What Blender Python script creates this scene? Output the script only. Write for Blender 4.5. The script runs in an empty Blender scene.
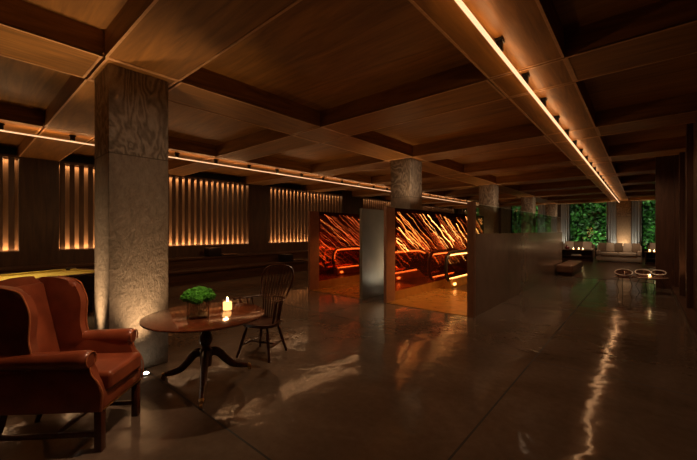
import bpy, bmesh, math, random
from mathutils import Vector, Matrix
random.seed(7)
PI = math.pi
scn = bpy.context.scene
COL = scn.collection
EYE = 1.645
CZ = 3.515          # underside of the beams
TZ = 3.79           # coffer ceiling

# ------------------------------------------------------------------ materials
def srgb(r, g, b):
    f = lambda c: ((c/255+0.055)/1.055)**2.4 if c > 10 else c/255/12.92
    return (f(r), f(g), f(b), 1)

class NT:
    def __init__(s, name):
        s.m = bpy.data.materials.new(name); s.m.use_nodes = True
        s.t = s.m.node_tree; s.b = s.t.nodes['Principled BSDF']
        s.out = s.t.nodes['Material Output']
    def n(s, typ, **kw):
        k = s.t.nodes.new(typ)
        for a, v in kw.items():
            if a in k.inputs.keys() if hasattr(k.inputs, 'keys') else False: k.inputs[a].default_value = v
            else: setattr(k, a, v)
        return k
    def l(s, a, b): s.t.links.new(a, b)
    def math(s, op, a, b=None):
        k = s.t.nodes.new('ShaderNodeMath'); k.operation = op
        for i, v in enumerate((a, b)):
            if v is None: continue
            if hasattr(v, 'is_linked'): s.l(v, k.inputs[i])
            else: k.inputs[i].default_value = v
        return k.outputs[0]
    def ramp(s, fac, stops):
        k = s.t.nodes.new('ShaderNodeValToRGB'); e = k.color_ramp.elements
        while len(e) < len(stops): e.new(.5)
        for el, (p, c) in zip(e, stops): el.position = p; el.color = c
        s.l(fac, k.inputs[0]); return k.outputs[0]
    def coords(s, scale=(1, 1, 1), rot=(0, 0, 0)):
        tc = s.t.nodes.new('ShaderNodeTexCoord'); mp = s.t.nodes.new('ShaderNodeMapping')
        mp.inputs['Scale'].default_value = scale; mp.inputs['Rotation'].default_value = rot
        s.l(tc.outputs['Object'], mp.inputs['Vector']); return mp.outputs[0]
    def noise(s, vec, scale=5, detail=4, rough=.5, dist=0):
        k = s.t.nodes.new('ShaderNodeTexNoise'); k.inputs['Scale'].default_value = scale
        k.inputs['Detail'].default_value = detail; k.inputs['Roughness'].default_value = rough
        k.inputs['Distortion'].default_value = dist
        s.l(vec, k.inputs['Vector']); return k.outputs[0]
    def bump(s, h, strength=.3, dist=.02):
        k = s.t.nodes.new('ShaderNodeBump'); k.inputs['Strength'].default_value = strength
        k.inputs['Distance'].default_value = dist; s.l(h, k.inputs['Height'])
        s.l(k.outputs[0], s.b.inputs['Normal'])
    def set(s, **kw):
        nm = dict(rough='Roughness', metal='Metallic', base='Base Color', trans='Transmission Weight', ior='IOR',
                  coat='Coat Weight', coatr='Coat Roughness', emis='Emission Color', es='Emission Strength',
                  spec='Specular IOR Level', sss='Subsurface Weight', sheen='Sheen Weight', alpha='Alpha')
        for k, v in kw.items(): s.b.inputs[nm[k]].default_value = v
        return s

def simple(name, base, rough=.5, var=.18, scale=12, bump=0, **kw):
    t = NT(name); t.set(rough=rough, **kw)
    v = t.coords(); nz = t.noise(v, scale, 4)
    c = base
    t.l(t.ramp(nz, [(.25, tuple(x*(1-var) for x in c[:3])+(1,)), (.75, tuple(min(1, x*(1+var)) for x in c[:3])+(1,))]), t.b.inputs['Base Color'])
    if bump: t.bump(nz, bump, .01)
    return t.m

def wood(name, dark, light, axis=0, rough=.45, scale=1., coat=0, fig=2.2):
    t = NT(name); t.set(rough=rough, coat=coat, coatr=.12)
    sc = [9*scale, 9*scale, 9*scale]; sc[axis] = .9*scale
    v = t.coords(tuple(sc))
    a = t.noise(v, 1.0, 3, .55, fig)
    v2 = t.coords(tuple(x*7 for x in sc)); b = t.noise(v2, 1., 2, .6)
    mix = t.math('ADD', t.math('MULTIPLY', a, .75), t.math('MULTIPLY', b, .25))
    t.l(t.ramp(mix, [(.3, dark), (.5, tuple((x+y)/2 for x, y in zip(dark, light))), (.68, light)]), t.b.inputs['Base Color'])
    t.bump(mix, .12, .01)
    return t.m

def emit(name, col, st):
    t = NT(name); t.set(base=(0, 0, 0, 1), emis=col, es=st, rough=.5)
    return t.m

def glass(name, tint=(1, 1, 1, 1), rough=0., mixw=.12):
    # thin pane: transparent with a fresnel gloss, so light passes
    t = NT(name); nt = t.t
    tr = t.n('ShaderNodeBsdfTransparent'); tr.inputs[0].default_value = tint
    gl = t.n('ShaderNodeBsdfGlossy'); gl.inputs['Roughness'].default_value = rough
    fr = t.n('ShaderNodeFresnel'); ge = t.n('ShaderNodeNewGeometry')
    t.l(t.math('SUBTRACT', 1.5, t.math('MULTIPLY', ge.outputs['Backfacing'], .8333)), fr.inputs['IOR'])
    mx = t.n('ShaderNodeMixShader')
    f = t.math('ADD', fr.outputs[0], mixw*.3)
    t.l(f, mx.inputs[0]); t.l(tr.outputs[0], mx.inputs[1]); t.l(gl.outputs[0], mx.inputs[2])
    t.l(mx.outputs[0], t.out.inputs['Surface'])
    return t.m

def floor_mat():
    t = NT('polished_concrete'); v = t.coords()
    n1 = t.noise(v, .9, 6, .6, .6); n2 = t.noise(v, 14, 4, .6)
    mix = t.math('ADD', t.math('MULTIPLY', n1, .75), t.math('MULTIPLY', n2, .25))
    col = t.ramp(mix, [(.3, (.090, .064, .046, 1)), (.5, (.140, .104, .077, 1)), (.72, (.205, .158, .118, 1))])
    tc = t.n('ShaderNodeTexCoord'); sp = t.n('ShaderNodeSeparateXYZ'); t.l(tc.outputs['Object'], sp.inputs[0])
    def seam(o, off, per):
        a = t.math('ADD', o, -off + per*40 + per/2)
        m = t.math('MODULO', a, per)
        return t.math('LESS_THAN', t.math('ABSOLUTE', t.math('SUBTRACT', m, per/2)), .009)
    s = t.math('MAXIMUM', seam(sp.outputs[0], -1.05, 3.74), seam(sp.outputs[1], 1.48, 3.33))
    mx = t.n('ShaderNodeMix'); mx.data_type = 'RGBA'
    t.l(s, mx.inputs[0]); t.l(col, mx.inputs[6]); mx.inputs[7].default_value = (.008, .006, .005, 1)
    t.l(mx.outputs[2], t.b.inputs['Base Color'])
    r = t.math('ADD', t.math('MULTIPLY', n1, .14), .03)
    t.l(t.math('ADD', r, t.math('MULTIPLY', s, .5)), t.b.inputs['Roughness'])
    w = t.noise(v, 2.2, 2, .45, .4); w2 = t.noise(v, 7, 1, .5)
    t.bump(t.math('ADD', w, t.math('MULTIPLY', w2, .2)), .34, .026)
    t.set(spec=.5)
    return t.m

def concrete_mat():
    t = NT('board_marked_concrete')
    v = t.coords((2.4, 2.4, 1.1))
    n0 = t.noise(v, 1.1, 3, .5, .6)
    rings = t.math('SINE', t.math('MULTIPLY', n0, 80))          # contour lines of a noise field: board grain figure
    fine = t.noise(t.coords((1, 1, .45)), 70, 4, .7); pit = t.noise(t.coords((1, 1, .6)), 16, 4, .65)
    tc = t.n('ShaderNodeTexCoord'); sp = t.n('ShaderNodeSeparateXYZ'); t.l(tc.outputs['Object'], sp.inputs[0])
    up = t.math('ADD', t.math('MULTIPLY', t.math('GREATER_THAN', sp.outputs[2], 2.52), .88), .12)
    joint = t.math('LESS_THAN', t.math('ABSOLUTE', t.math('SUBTRACT', sp.outputs[2], 2.52)), .006)
    h = t.math('ADD', t.math('MULTIPLY', t.math('MULTIPLY', rings, up), .22), t.math('ADD', t.math('MULTIPLY', fine, .35), t.math('MULTIPLY', pit, .6)))
    h = t.math('SUBTRACT', h, t.math('MULTIPLY', joint, .5))
    t.l(t.ramp(h, [(.15, (.15, .12, .09, 1)), (.5, (.31, .25, .19, 1)), (.8, (.42, .355, .28, 1))]), t.b.inputs['Base Color'])
    t.bump(h, .8, .03); t.set(rough=.85)
    return t.m

M = {}
M['floor'] = floor_mat()
M['concrete'] = concrete_mat()
M['ceil_x'] = wood('ceiling_veneer_across', (.16, .066, .012, 1), (.38, .165, .032, 1), 0, .5, .5)
M['ceil_y'] = wood('ceiling_veneer_along', (.16, .066, .012, 1), (.38, .165, .032, 1), 1, .45, .5, fig=3.4)
M['lip'] = simple('beam_edge_highlight', (.60, .33, .15, 1), .4)  # edge strips coloured lighter for uplight caught along the beams
M['wall_wood'] = wood('dark_wall_timber', (.035, .017, .008, 1), (.085, .042, .018, 1), 2, .5, .6)
M['bench_wood'] = wood('bench_timber', (.04, .018, .008, 1), (.095, .045, .02, 1), 1, .4, .6)
M['slat'] = wood('slat_timber', (.06, .028, .012, 1), (.13, .062, .026, 1), 2, .5, .8)
M['slat_back'] = wood('slat_backing', (.22, .12, .055, 1), (.34, .19, .09, 1), 2, .6, .8)
M['right_wood'] = wood('right_wall_timber', (.06, .026, .015, 1), (.13, .062, .036, 1), 2, .45, .6)
M['dark'] = simple('blackened_wall', (.012, .008, .006, 1), .7)
M['black_metal'] = simple('black_metal', (.012, .011, .010, 1), .4, metal=.6)
M['led'] = emit('warm_led', (1, .53, .27, 1), 1.25)
M['led_l'] = emit('warm_led_left', (1, .52, .25, 1), 1.1)
M['bronze'] = simple('bronze_panel', (.27, .185, .13, 1), .24, .12, 3, metal=.2, coat=.22, coatr=.12)
M['post'] = simple('copper_end_post', (.34, .18, .115, 1), .4, .15, 8, metal=.3)
M['grey_steel'] = simple('grey_steel_panel', (.22, .21, .175, 1), .45, .1, 6, metal=.2)
M['maroon'] = simple('maroon_mirror_panel', (.44, .11, .045, 1), .05, .15, 3, metal=.94)
M['amber_floor'] = simple('amber_metal_floor', (.46, .22, .05, 1), .25, .2, 5, metal=.3)
M['streak'] = emit('amber_reflection_ribbon', (1, .30, .05, 1), 1.9)  # glow colours of the ribbons that imitate reflected light
M['streak_dim'] = emit('red_reflection_ribbon', (1, .16, .03, 1), .7)
M['streak_hot'] = emit('gold_rail_and_reflection_glow', (1, .42, .10, 1), 5.)
M['glass'] = glass('clear_glass', (.96, .98, .96, 1))
M['glass_part'] = glass('partition_glass', (.88, .93, .88, 1))
M['glass_amber'] = glass('amber_glass', (1, .82, .6, 1))
M['rubber'] = simple('black_rubber', (.014, .010, .009, 1), .35)
def leather():
    t = NT('chestnut_leather'); v = t.coords()
    n = t.noise(v, 5, 3); f = t.noise(v, 120, 3, .6)
    t.l(t.ramp(n, [(.3, (.15, .034, .015, 1)), (.7, (.29, .074, .030, 1))]), t.b.inputs['Base Color'])
    t.bump(t.math('ADD', t.math('MULTIPLY', n, .6), t.math('MULTIPLY', f, .15)), .25, .02); t.set(rough=.31, coat=.3, coatr=.22)
    return t.m
M['leather'] = leather()
M['piping'] = simple('worn_leather_piping', (.40, .13, .05, 1), .4)
M['mahogany'] = wood('polished_mahogany', (.055, .012, .005, 1), (.17, .048, .017, 1), 0, .13, 1., .6)
M['mahogany_d'] = wood('dark_mahogany', (.030, .008, .004, 1), (.10, .026, .010, 1), 2, .28, 1.2, .3)
M['windsor'] = wood('windsor_stain', (.022, .006, .003, 1), (.085, .022, .009, 1), 2, .3, 1.5, .3)
M['brass'] = simple('brass', (.55, .36, .12, 1), .3, metal=1.)
M['vase_glass'] = glass('vase_glass', (.97, .96, .94, 1), .02, .35)
def moss():
    t = NT('green_moss'); v = t.coords(); n = t.noise(v, 90, 4, .7); n2 = t.noise(v, 14, 2)
    t.l(t.ramp(t.math('ADD', t.math('MULTIPLY', n, .6), t.math('MULTIPLY', n2, .4)), [(.35, (.012, .09, .006, 1)), (.6, (.08, .42, .02, 1)), (.8, (.20, .68, .04, 1))]), t.b.inputs['Base Color'])
    t.bump(n, 1., .02); t.set(rough=.9); return t.m
M['moss'] = moss()
M['stem'] = simple('vase_filling', (.36, .28, .18, 1), .8, .5, 60)
M['wax'] = emit('glowing_wax', (1, .45, .14, 1), 3.2)
M['flame'] = emit('candle_flame', (1, .72, .35, 1), 30)
M['wick'] = simple('wick', (.02, .015, .01, 1), .9)
M['cloth_y'] = simple('yellow_baize', (.46, .32, .05, 1), .9, .08, 40)
M['pool_rail'] = simple('black_pool_rail', (.010, .009, .009, 1), .25)
M['pool_body'] = wood('pool_body', (.03, .014, .008, 1), (.08, .04, .02, 1), 1, .4, 1)
M['upl'] = emit('uplight_lens', (1, .82, .6, 1), 22)
M['ott'] = simple('brown_leather_ottoman', (.17, .085, .05, 1), .38, .15, 5)
M['sofa'] = simple('beige_linen', (.44, .34, .25, 1), .9, .08, 30, .1)
M['cush_b'] = simple('cream_linen_cushion', (.52, .41, .31, 1), .9, .08, 30, .1)
M['cush_d'] = simple('brown_cushion', (.19, .13, .085, 1), .9, .1, 30, .1)
M['console'] = wood('console_wood', (.035, .014, .009, 1), (.09, .04, .022, 1), 0, .3, 1)
M['console_top'] = wood('console_top', (.13, .075, .045, 1), (.24, .15, .10, 1), 0, .25, 1)
M['white'] = simple('white_paper', (.75, .70, .62, 1), .6, .03)
def curtain():
    t = NT('sheer_curtain'); t.set(rough=.9)
    nz = t.noise(t.coords((30, 30, .5)), 1, 2)
    t.l(t.ramp(nz, [(.3, (.36, .33, .27, 1)), (.7, (.5, .46, .39, 1))]), t.b.inputs['Base Color'])
    return t.m
M['curtain'] = curtain()
M['leaf'] = simple('ivy_leaf', (.024, .11, .016, 1), .5, .95, 1.3)
M['leaf_b'] = simple('light_ivy_leaf', (.06, .26, .03, 1), .5, .95, 1.3)
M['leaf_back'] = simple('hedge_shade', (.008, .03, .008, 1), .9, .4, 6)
M['plank'] = wood('dark_plank_floor', (.06, .030, .019, 1), (.13, .07, .046, 1), 0, .28, .5, .2)
M['win_frame'] = simple('window_frame', (.02, .016, .013, 1), .4, metal=.4)
M['rim'] = simple('polished_rim', (.85, .74, .64, 1), .3, .03, metal=.2)
M['burg'] = simple('burgundy_glaze', (.10, .015, .015, 1), .2)
M['bowl_glass'] = glass('bowl_glass', (.75, .55, .5, 1), .03, .5)
M['wire'] = simple('wire', (.03, .025, .02, 1), .35, metal=.8)
M['step'] = simple('grooved_step_metal', (.12, .07, .04, 1), .35, metal=.8)

# ------------------------------------------------------------------ mesh helpers
class MB:
    def __init__(s): s.bm = bmesh.new()
    def box(s, x0, x1, y0, y1, z0, z1, mat=None):
        vs = [s.bm.verts.new((x, y, z)) for x in (x0, x1) for y in (y0, y1) for z in (z0, z1)]
        if mat is not None:
            for v in vs: v.co = mat @ v.co
        for f in ((0, 1, 3, 2), (4, 6, 7, 5), (0, 4, 5, 1), (2, 3, 7, 6), (0, 2, 6, 4), (1, 5, 7, 3)):
            s.bm.faces.new([vs[i] for i in f])
        return s
    def rbox(s, x0, x1, y0, y1, z0, z1, r=.03, seg=3, mat=None, puff=0, cuts=0):
        t = bmesh.new()
        bmesh.ops.create_cube(t, size=1)
        for v in t.verts:
            v.co = Vector((x0 if v.co.x < 0 else x1, y0 if v.co.y < 0 else y1, z0 if v.co.z < 0 else z1))
        if cuts: bmesh.ops.subdivide_edges(t, edges=t.edges[:], cuts=cuts, use_grid_fill=True)
        cx, cy, cz = (x0+x1)/2, (y0+y1)/2, (z0+z1)/2
        if puff:
            for v in t.verts:
                a, b, c = [(p-q)/(h/2) for p, q, h in zip(v.co, (cx, cy, cz), (x1-x0, y1-y0, z1-z0))]
                dims = (x1-x0, y1-y0, z1-z0); k = dims.index(min(dims)); o = [0, 1, 2]; o.remove(k)
                w = [a, b, c]
                amt = (1-w[o[0]]**2)*(1-w[o[1]]**2)
                if abs(w[k]) > .99: v.co[k] += puff*amt*(1 if w[k] > 0 else -1)
        sharp = [e for e in t.edges if len(e.link_faces) == 2 and e.calc_face_angle(0) > .9]
        bmesh.ops.bevel(t, geom=sharp, offset=r, segments=seg, profile=.5, affect='EDGES', clamp_overlap=True)
        if mat is not None: t.transform(mat)
        s.merge(t); return s
    def merge(s, t):
        mp = {}
        for v in t.verts: mp[v] = s.bm.verts.new(v.co)
        for f in t.faces:
            try: s.bm.faces.new([mp[v] for v in f.verts])
            except ValueError: pass
        t.free()
    def tube(s, pts, rad, n=8, closed=False, cap=True, sq=None):
        pts = [Vector(p) for p in pts]; N = len(pts)
        rads = rad if isinstance(rad, (list, tuple)) else [rad]*N
        rings = []; up = None
        for i, p in enumerate(pts):
            a = pts[(i-1) % N] if (closed or i > 0) else p; b = pts[(i+1) % N] if (closed or i < N-1) else p
            d = (b-a).normalized()
            if up is None:
                up = Vector((0, 0, 1)) if abs(d.z) < .9 else Vector((1, 0, 0))
            x = d.cross(up)
            if x.length < 1e-5: x = d.orthogonal()
            x.normalize(); y = x.cross(d).normalized(); up = y
            r = rads[i]; ra, rb = (r, r) if sq is None else (r*sq[0], r*sq[1])
            rings.append([s.bm.verts.new(p + x*ra*math.cos(2*PI*k/n) + y*rb*math.sin(2*PI*k/n)) for k in range(n)])
        for i in range(N if closed else N-1):
            A, B = rings[i], rings[(i+1) % N]
            for k in range(n): s.bm.faces.new((A[k], A[(k+1) % n], B[(k+1) % n], B[k]))
        if cap and not closed:
            s.bm.faces.new(rings[0][::-1]); s.bm.faces.new(rings[-1])
        return s
    def lathe(s, prof, c=(0, 0, 0), n=32):
        rings = []
        for r, z in prof:
            if r < 1e-5: rings.append([s.bm.verts.new((c[0], c[1], c[2]+z))])
            else: rings.append([s.bm.verts.new((c[0]+r*math.cos(2*PI*k/n), c[1]+r*math.sin(2*PI*k/n), c[2]+z)) for k in range(n)])
        for A, B in zip(rings, rings[1:]):
            for k in range(n):
                q = [A[k % len(A)], A[(k+1) % n % len(A)], B[(k+1) % n % len(B)], B[k % len(B)]]
                u = []
                for v in q:
                    if v not in u: u.append(v)
                if len(u) > 2: s.bm.faces.new(u)
        if len(rings[0]) > 1: s.bm.faces.new(rings[0][::-1])
        if len(rings[-1]) > 1: s.bm.faces.new(rings[-1])
        return s
    def prism(s, poly, d0, d1, plane='xz', r=0, seg=3, mat=None):
        t = bmesh.new()
        def P(a, b, d): return {'xz': (a, d, b), 'yz': (d, a, b), 'xy': (a, b, d)}[plane]
        A = [t.verts.new(P(a, b, d0)) for a, b in poly]; B = [t.verts.new(P(a, b, d1)) for a, b in poly]
        n = len(poly)
        fs = [t.faces.new(A[::-1]), t.faces.new(B)]
        for k in range(n): t.faces.new((A[k], A[(k+1) % n], B[(k+1) % n], B[k]))
        if r:
            es = [e for f in fs for e in f.edges]
            bmesh.ops.bevel(t, geom=list(set(es)), offset=r, segments=seg, profile=.5, affect='EDGES', clamp_overlap=True)
        if mat is not None: t.transform(mat)
        s.merge(t); return s
    def blob(s, c, rad, sub=3, amp=0, fr=4, seed=0):
        from mathutils import noise as nz
        t = bmesh.new(); bmesh.ops.create_icosphere(t, subdivisions=sub, radius=1)
        for v in t.verts:
            k = 1 + amp*nz.noise(v.co*fr + Vector((seed*3.1, seed, 0)))
            v.co = Vector((c[0]+v.co.x*rad[0]*k, c[1]+v.co.y*rad[1]*k, c[2]+v.co.z*rad[2]*k))
        s.merge(t); return s
    def build(s, name, mat, parent=None, smooth=True, angle=40):
        bmesh.ops.recalc_face_normals(s.bm, faces=s.bm.faces[:])
        me = bpy.data.meshes.new(name); s.bm.to_mesh(me); s.bm.free()
        mats = mat if isinstance(mat, (list, tuple)) else [mat]
        for m in mats: me.materials.append(m)
        if smooth and len(me.polygons):
            me.polygons.foreach_set('use_smooth', [True]*len(me.polygons))
            try: me.set_sharp_from_angle(angle=math.radians(angle))
            except Exception: pass
        o = bpy.data.objects.new(name, me); COL.objects.link(o)
        if parent is not None: o.parent = parent
        return o

def tag(o, label=None, cat=None, group=None, kind=None):
    if label: o['label'] = label
    if cat: o['category'] = cat
    if group: o['group'] = group
    if kind: o['kind'] = kind
    return o
def empty(name, loc=(0, 0, 0), rz=0):
    o = bpy.data.objects.new(name, None); COL.objects.link(o)
    o.location = loc; o.rotation_euler = (0, 0, rz); o.empty_display_size = .1
    return o
def thing(name, label, cat, loc=(0, 0, 0), rz=0, group=None):
    return tag(empty(name, loc, rz), label, cat, group)
def struct(o, label=None): return tag(o, label, kind='structure')
def dup(root, loc, rz, label, group=None):
    r = root.copy(); COL.objects.link(r); r.location = loc; r.rotation_euler = (0, 0, rz); r['label'] = label
    if group: r['group'] = group
    for ch in list(root.children):
        c = ch.copy(); COL.objects.link(c); c.parent = r
        for g in list(ch.children):
            d = g.copy(); COL.objects.link(d); d.parent = c
    return r
def catmull(pts, n=6, closed=False):
    P = [Vector(p) for p in pts]; out = []; N = len(P)
    for i in range(N if closed else N-1):
        g = lambda k: P[k % N] if closed else P[max(0, min(N-1, k))]
        a, b, c, d = g(i-1), g(i), g(i+1), g(i+2)
        for j in range(n):
            t = j/n
            out.append(.5*((2*b)+(c-a)*t+(2*a-5*b+4*c-d)*t*t+(3*b-a-3*c+d)*t**3))
    if not closed: out.append(P[-1])
    return out
def c2(pts, n=6, closed=True): return [(p.x, p.y) for p in catmull([(a, b, 0) for a, b in pts], n, closed)]
def light(typ, name, loc, energy, col, target=None, size=.1, size_y=None, spot=60, blend=1., rad=.05):
    d = bpy.data.lights.new(name, typ); d.energy = energy; d.color = col
    if typ == 'AREA':
        d.size = size
        if size_y: d.shape = 'RECTANGLE'; d.size_y = size_y
    else: d.shadow_soft_size = rad
    if typ == 'SPOT': d.spot_size = math.radians(spot); d.spot_blend = blend
    o = bpy.data.objects.new(name, d); COL.objects.link(o); o.location = loc
    if target is not None:
        o.rotation_euler = (Vector(target)-Vector(loc)).to_track_quat('-Z', 'Y').to_euler()
    return o
WARM = (1, .58, .28); WARMER = (1, .46, .17)

# ------------------------------------------------------------------ room shell
XL, XR, YN, YF = -12.3, .72, -4.0, 28.0
PODS = [(-6.95, -5.17), (-4.40, -2.53)]     # escalator wells: left wall face, right wall face
PY0, PY1, PH = 6.4, 15.9, 2.18
PW = 12.7         # the tall well walls end here, lower guards go on
# floor with two escalator wells
def rects_with_holes(xs, ys, holes):
    for i in range(len(xs)-1):
        for j in range(len(ys)-1):
            cx, cy = (xs[i]+xs[i+1])/2, (ys[j]+ys[j+1])/2
            if any(a < cx < b and c < cy < d for a, b, c, d in holes): continue
            yield xs[i], xs[i+1], ys[j], ys[j+1]
H0, H1 = 10.85, 15.4
holes = [(a+.32, b-.32, H0, H1) for a, b in PODS]
xs = sorted({XL, 4.0} | {h[0] for h in holes} | {h[1] for h in holes})
m = MB()
for r in rects_with_holes(xs, [YN, H0, H1, YF+.3], holes): m.box(*r, -.12, 0)
struct(m.build('floor', M['floor'], smooth=False), 'polished concrete floor with dark joints')
m = MB(); m.box(-2.36, 4.0, 14.35, YF, 0, .008)
struct(m.build('floor_lounge', M['plank'], smooth=False), 'dark glossy plank floor of the lounge at the back')
m = MB(); m.box(XL, 4.0, YN, YF+.3, TZ, TZ+.12)
struct(m.build('ceiling', M['ceil_x'], smooth=False), 'brown timber coffered ceiling')
# beams
BW = .40; YC = [2.71, -1.03, -4.77, -8.51]; XB = [1.053+3.246*i for i in range(-1, 9)]; XW = .786; G = .014
def lipbox(m, x0, x1, y0, y1, w=.026):
    z0, z1 = CZ-.006, CZ+.012
    m.box(x0, x0+w, y0, y1, z0, z1); m.box(x1-w, x1, y0, y1, z0, z1)
    m.box(x0+w, x1-w, y0, y0+w, z0, z1); m.box(x0+w, x1-w, y1-w, y1, z0, z1)
for bi, c in enumerate(YC):
    m, lp = MB(), MB(); y = YN
    cuts = [YN]+[v for b in XB for v in (b, b+XW)]+[YF]
    for a, b in zip(cuts, cuts[1:]):
        if b <= YN or a >= YF: continue
        a = max(a, YN); b = min(b, YF)
        m.box(c-BW, c+BW, a+G, b-G, CZ, TZ); lipbox(lp, c-BW, c+BW, a+G, b-G)
    m.box(c-BW+.03, c+BW-.03, YN, YF, CZ+.05, TZ-.01)
    o = struct(m.build('ceiling_beam', M['ceil_y'], smooth=False), 'broad timber ceiling beam running towards the lounge')
    lp.build('edge_strip', M['lip'], o, smooth=False)
xe = [XL]+[v for c in sorted(YC) for v in (c-BW, c+BW)]
for b in XB:
    m, lp = MB(), MB()
    for x0, x1 in [(xe[i], xe[i+1]) for i in range(0, len(xe)-1, 2)]:
        m.box(x0+.001, x1-G, b, min(b+XW, YF), CZ, TZ); lipbox(lp, x0+.001, x1-G, b, min(b+XW, YF))
    o = struct(m.build('cross_beam', M['ceil_x'], smooth=False), 'timber cross beam of the coffered ceiling')
    lp.build('edge_strip', M['lip'], o, smooth=False)
# walls
m = MB(); m.box(XL-.2, XL, YN, YF+.3, 0, TZ); struct(m.build('wall_left', M['dark'], smooth=False))
m = MB(); m.box(XL, 4.0, YN-.2, YN, 0, TZ); struct(m.build('wall_near', M['wall_wood'], smooth=False))
# right wall of timber boards with projecting fins, and the return pier
m = MB(); m.box(XR+.12, XR+.3, 3.0, 13.2, 0, TZ)
y = 3.0
while y < 13.0:
    m.box(XR+.05, XR+.12, y+.02, min(y+1.5, 13.19), .0, TZ); m.box(XR-.04, XR+.12, y+1.5, min(y+1.68, 13.19), 0, TZ); y += 1.7
struct(m.build('wall_right', M['right_wood'], smooth=False), 'dark timber wall with vertical fins on the right')
m = MB(); m.box(XR-.42, 4.0, 13.2, 13.5, 0, TZ); struct(m.build('wall_pier', M['right_wood'], smooth=False), 'dark timber return wall before the lounge')
m = MB(); m.box(3.8, 4.0, 13.5, YF, 0, TZ); struct(m.build('wall_lounge', M['right_wood'], smooth=False))
m = MB(); m.box(XR+.3, 4.0, YN, 3.2, 0, TZ); struct(m.build('wall_entry', M['right_wood'], smooth=False))
m = MB(); m.box(XR-.10, XR+.12, 3.0, 13.2, 0, .10); struct(m.build('baseboard_right', M['right_wood'], smooth=False))

# slatted wall panels on the left
SX = -11.92
panels = [(-3.96, 1.06), (1.84, 7.66), (8.62, 13.25), (15.0, 20.7), (21.5, 27.2)]
m = MB(); edges = [YN]+[v for p in panels for v in p]+[YF]
for i in range(0, len(edges)-1, 2): m.box(XL, SX+.05, edges[i], edges[i+1], 1.12, TZ)
m.box(XL, SX+.05, YN, YF, 0, 1.12)
struct(m.build('trim_1', M['wall_wood'], smooth=False), 'dark timber piers and dado of the left wall')
names = ['at the left edge', 'behind the nearest concrete column', 'just left of the escalator wells', 'behind the escalator wells', 'farthest along the left wall']
for (a, b), nm in zip(panels, names):
    t = thing('slatted_panel', 'glowing timber slat wall panel '+nm, 'wall panel', (SX, a, 1.12), 0, 'backlit slat panels on the left wall')
    m = MB(); m.box(-.22, -.20, 0, b-a, 0, 2.40); m.build('backing', M['slat_back'], t, smooth=False)
    m = MB(); n = round((b-a)/.207); st = (b-a)/n
    for k in range(n):
        yc = st*(k+.5)
        m.prism([(-.06, yc-.075), (-.03, yc-.08), (.0, yc+.028), (-.03, yc+.034)], 0, 2.38, 'xy')
    m.build('slats', M['slat'], t, smooth=False)
    m = MB(); m.box(-.2, .03, 0, b-a, 2.36, 2.42); m.build('head_trim', M['slat'], t, smooth=False)
    L = (b-a)-.04
    lo = light('AREA', 'slat_front_wash', (SX+.045, (a+b)/2, 1.14), 1.6*L, (1, .55, .25), size=.03, size_y=L); lo.rotation_euler = (0, PI-.12, 0)
    lo = light('AREA', 'slat_uplight', (SX-.12, (a+b)/2, 1.135), 6.8*L, (1, .58, .28), size=.08, size_y=L); lo.rotation_euler = (PI, 0, 0)
    lo = light('AREA', 'slat_downlight', (SX-.12, (a+b)/2, 3.46), 4*L, (1, .58, .28), size=.08, size_y=L); lo.rotation_euler = (0, 0, 0)

# tiered bench along the left wall
t = thing('bench', 'long dark timber lower bench tier along the left wall', 'bench', (0, 0, 0))
m = MB(); m.box(-11.2, -10.5, YN+.1, 27, 0, .36); m.box(-11.2, -10.46, YN+.1, 27, .36, .41); m.build('tier', M['bench_wood'], t, smooth=False)
t = thing('bench', 'long dark timber upper bench tier directly below the slatted wall', 'bench', (0, 0, 0))
m = MB(); m.box(-11.86, -11.2, YN+.1, 27, 0, .70); m.box(-11.86, -11.16, YN+.1, 27, .70, .75); m.build('tier', M['bench_wood'], t, smooth=False)
for i, (yy, zz, xx, lb) in enumerate([(5.95, .75, -11.45, 'black box stool with slab imitating a lit tread on upper bench tier'), (8.7, .41, -10.85, 'black box stool with slab imitating a lit tread on lower bench tier')]):
    t = thing('box_stool', lb, 'stool', (xx, yy, zz))
    MB().rbox(-.22, .22, -.22, .22, 0, .30, .02).build('body', M['rubber'], t)
    MB().rbox(-.2, .26, .24, .85, .03, .06, .01).build('lit_tread_slab', M['console_top'], t)  # pale slab standing in for the lit bench tread

# ------------------------------------------------------------------ columns with uplights
COLX = (-5.09, -4.49)
cols = []
for i in range(5):
    y0 = 1.12+6.49*i; z1 = CZ
    m = MB(); m.rbox(COLX[0], COLX[1], y0, y0+.635, 0, z1, .015, 2)
    struct(m.build('column', M['concrete']), 'square board-marked concrete column')
    cols.append((-4.79, y0+.318))
m = MB(); m.rbox(-1.20, -.50, 27.05, 27.65, 0, CZ, .015, 2); struct(m.build('column', M['concrete']), 'square concrete column between the lounge windows')
def uplight(x, y, label, e, tgt, spot=70):
    t = thing('floor_uplight', label, 'floor light', (x, y, 0))
    MB().lathe([(.0, .001), (.045, .001), (.045, .012), (.034, .014)], n=20).build('bezel', M['black_metal'], t)
    MB().lathe([(.0, .0145), (.032, .0145), (.028, .019), (0, .020)], n=20).build('lens', M['upl'], t)
    light('SPOT', 'uplight_beam', (x, y, .05), e, (1, .64, .34), tgt, spot=spot, rad=.04)
uplight(-4.30, 1.43, 'round recessed floor uplight at foot of nearest concrete column', 100, (-4.42, 1.43, 3.0), 58)
uplight(-4.82, .90, 'round recessed floor uplight behind the red armchair', 190, (-4.82, 1.03, 3.0), 52)
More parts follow.
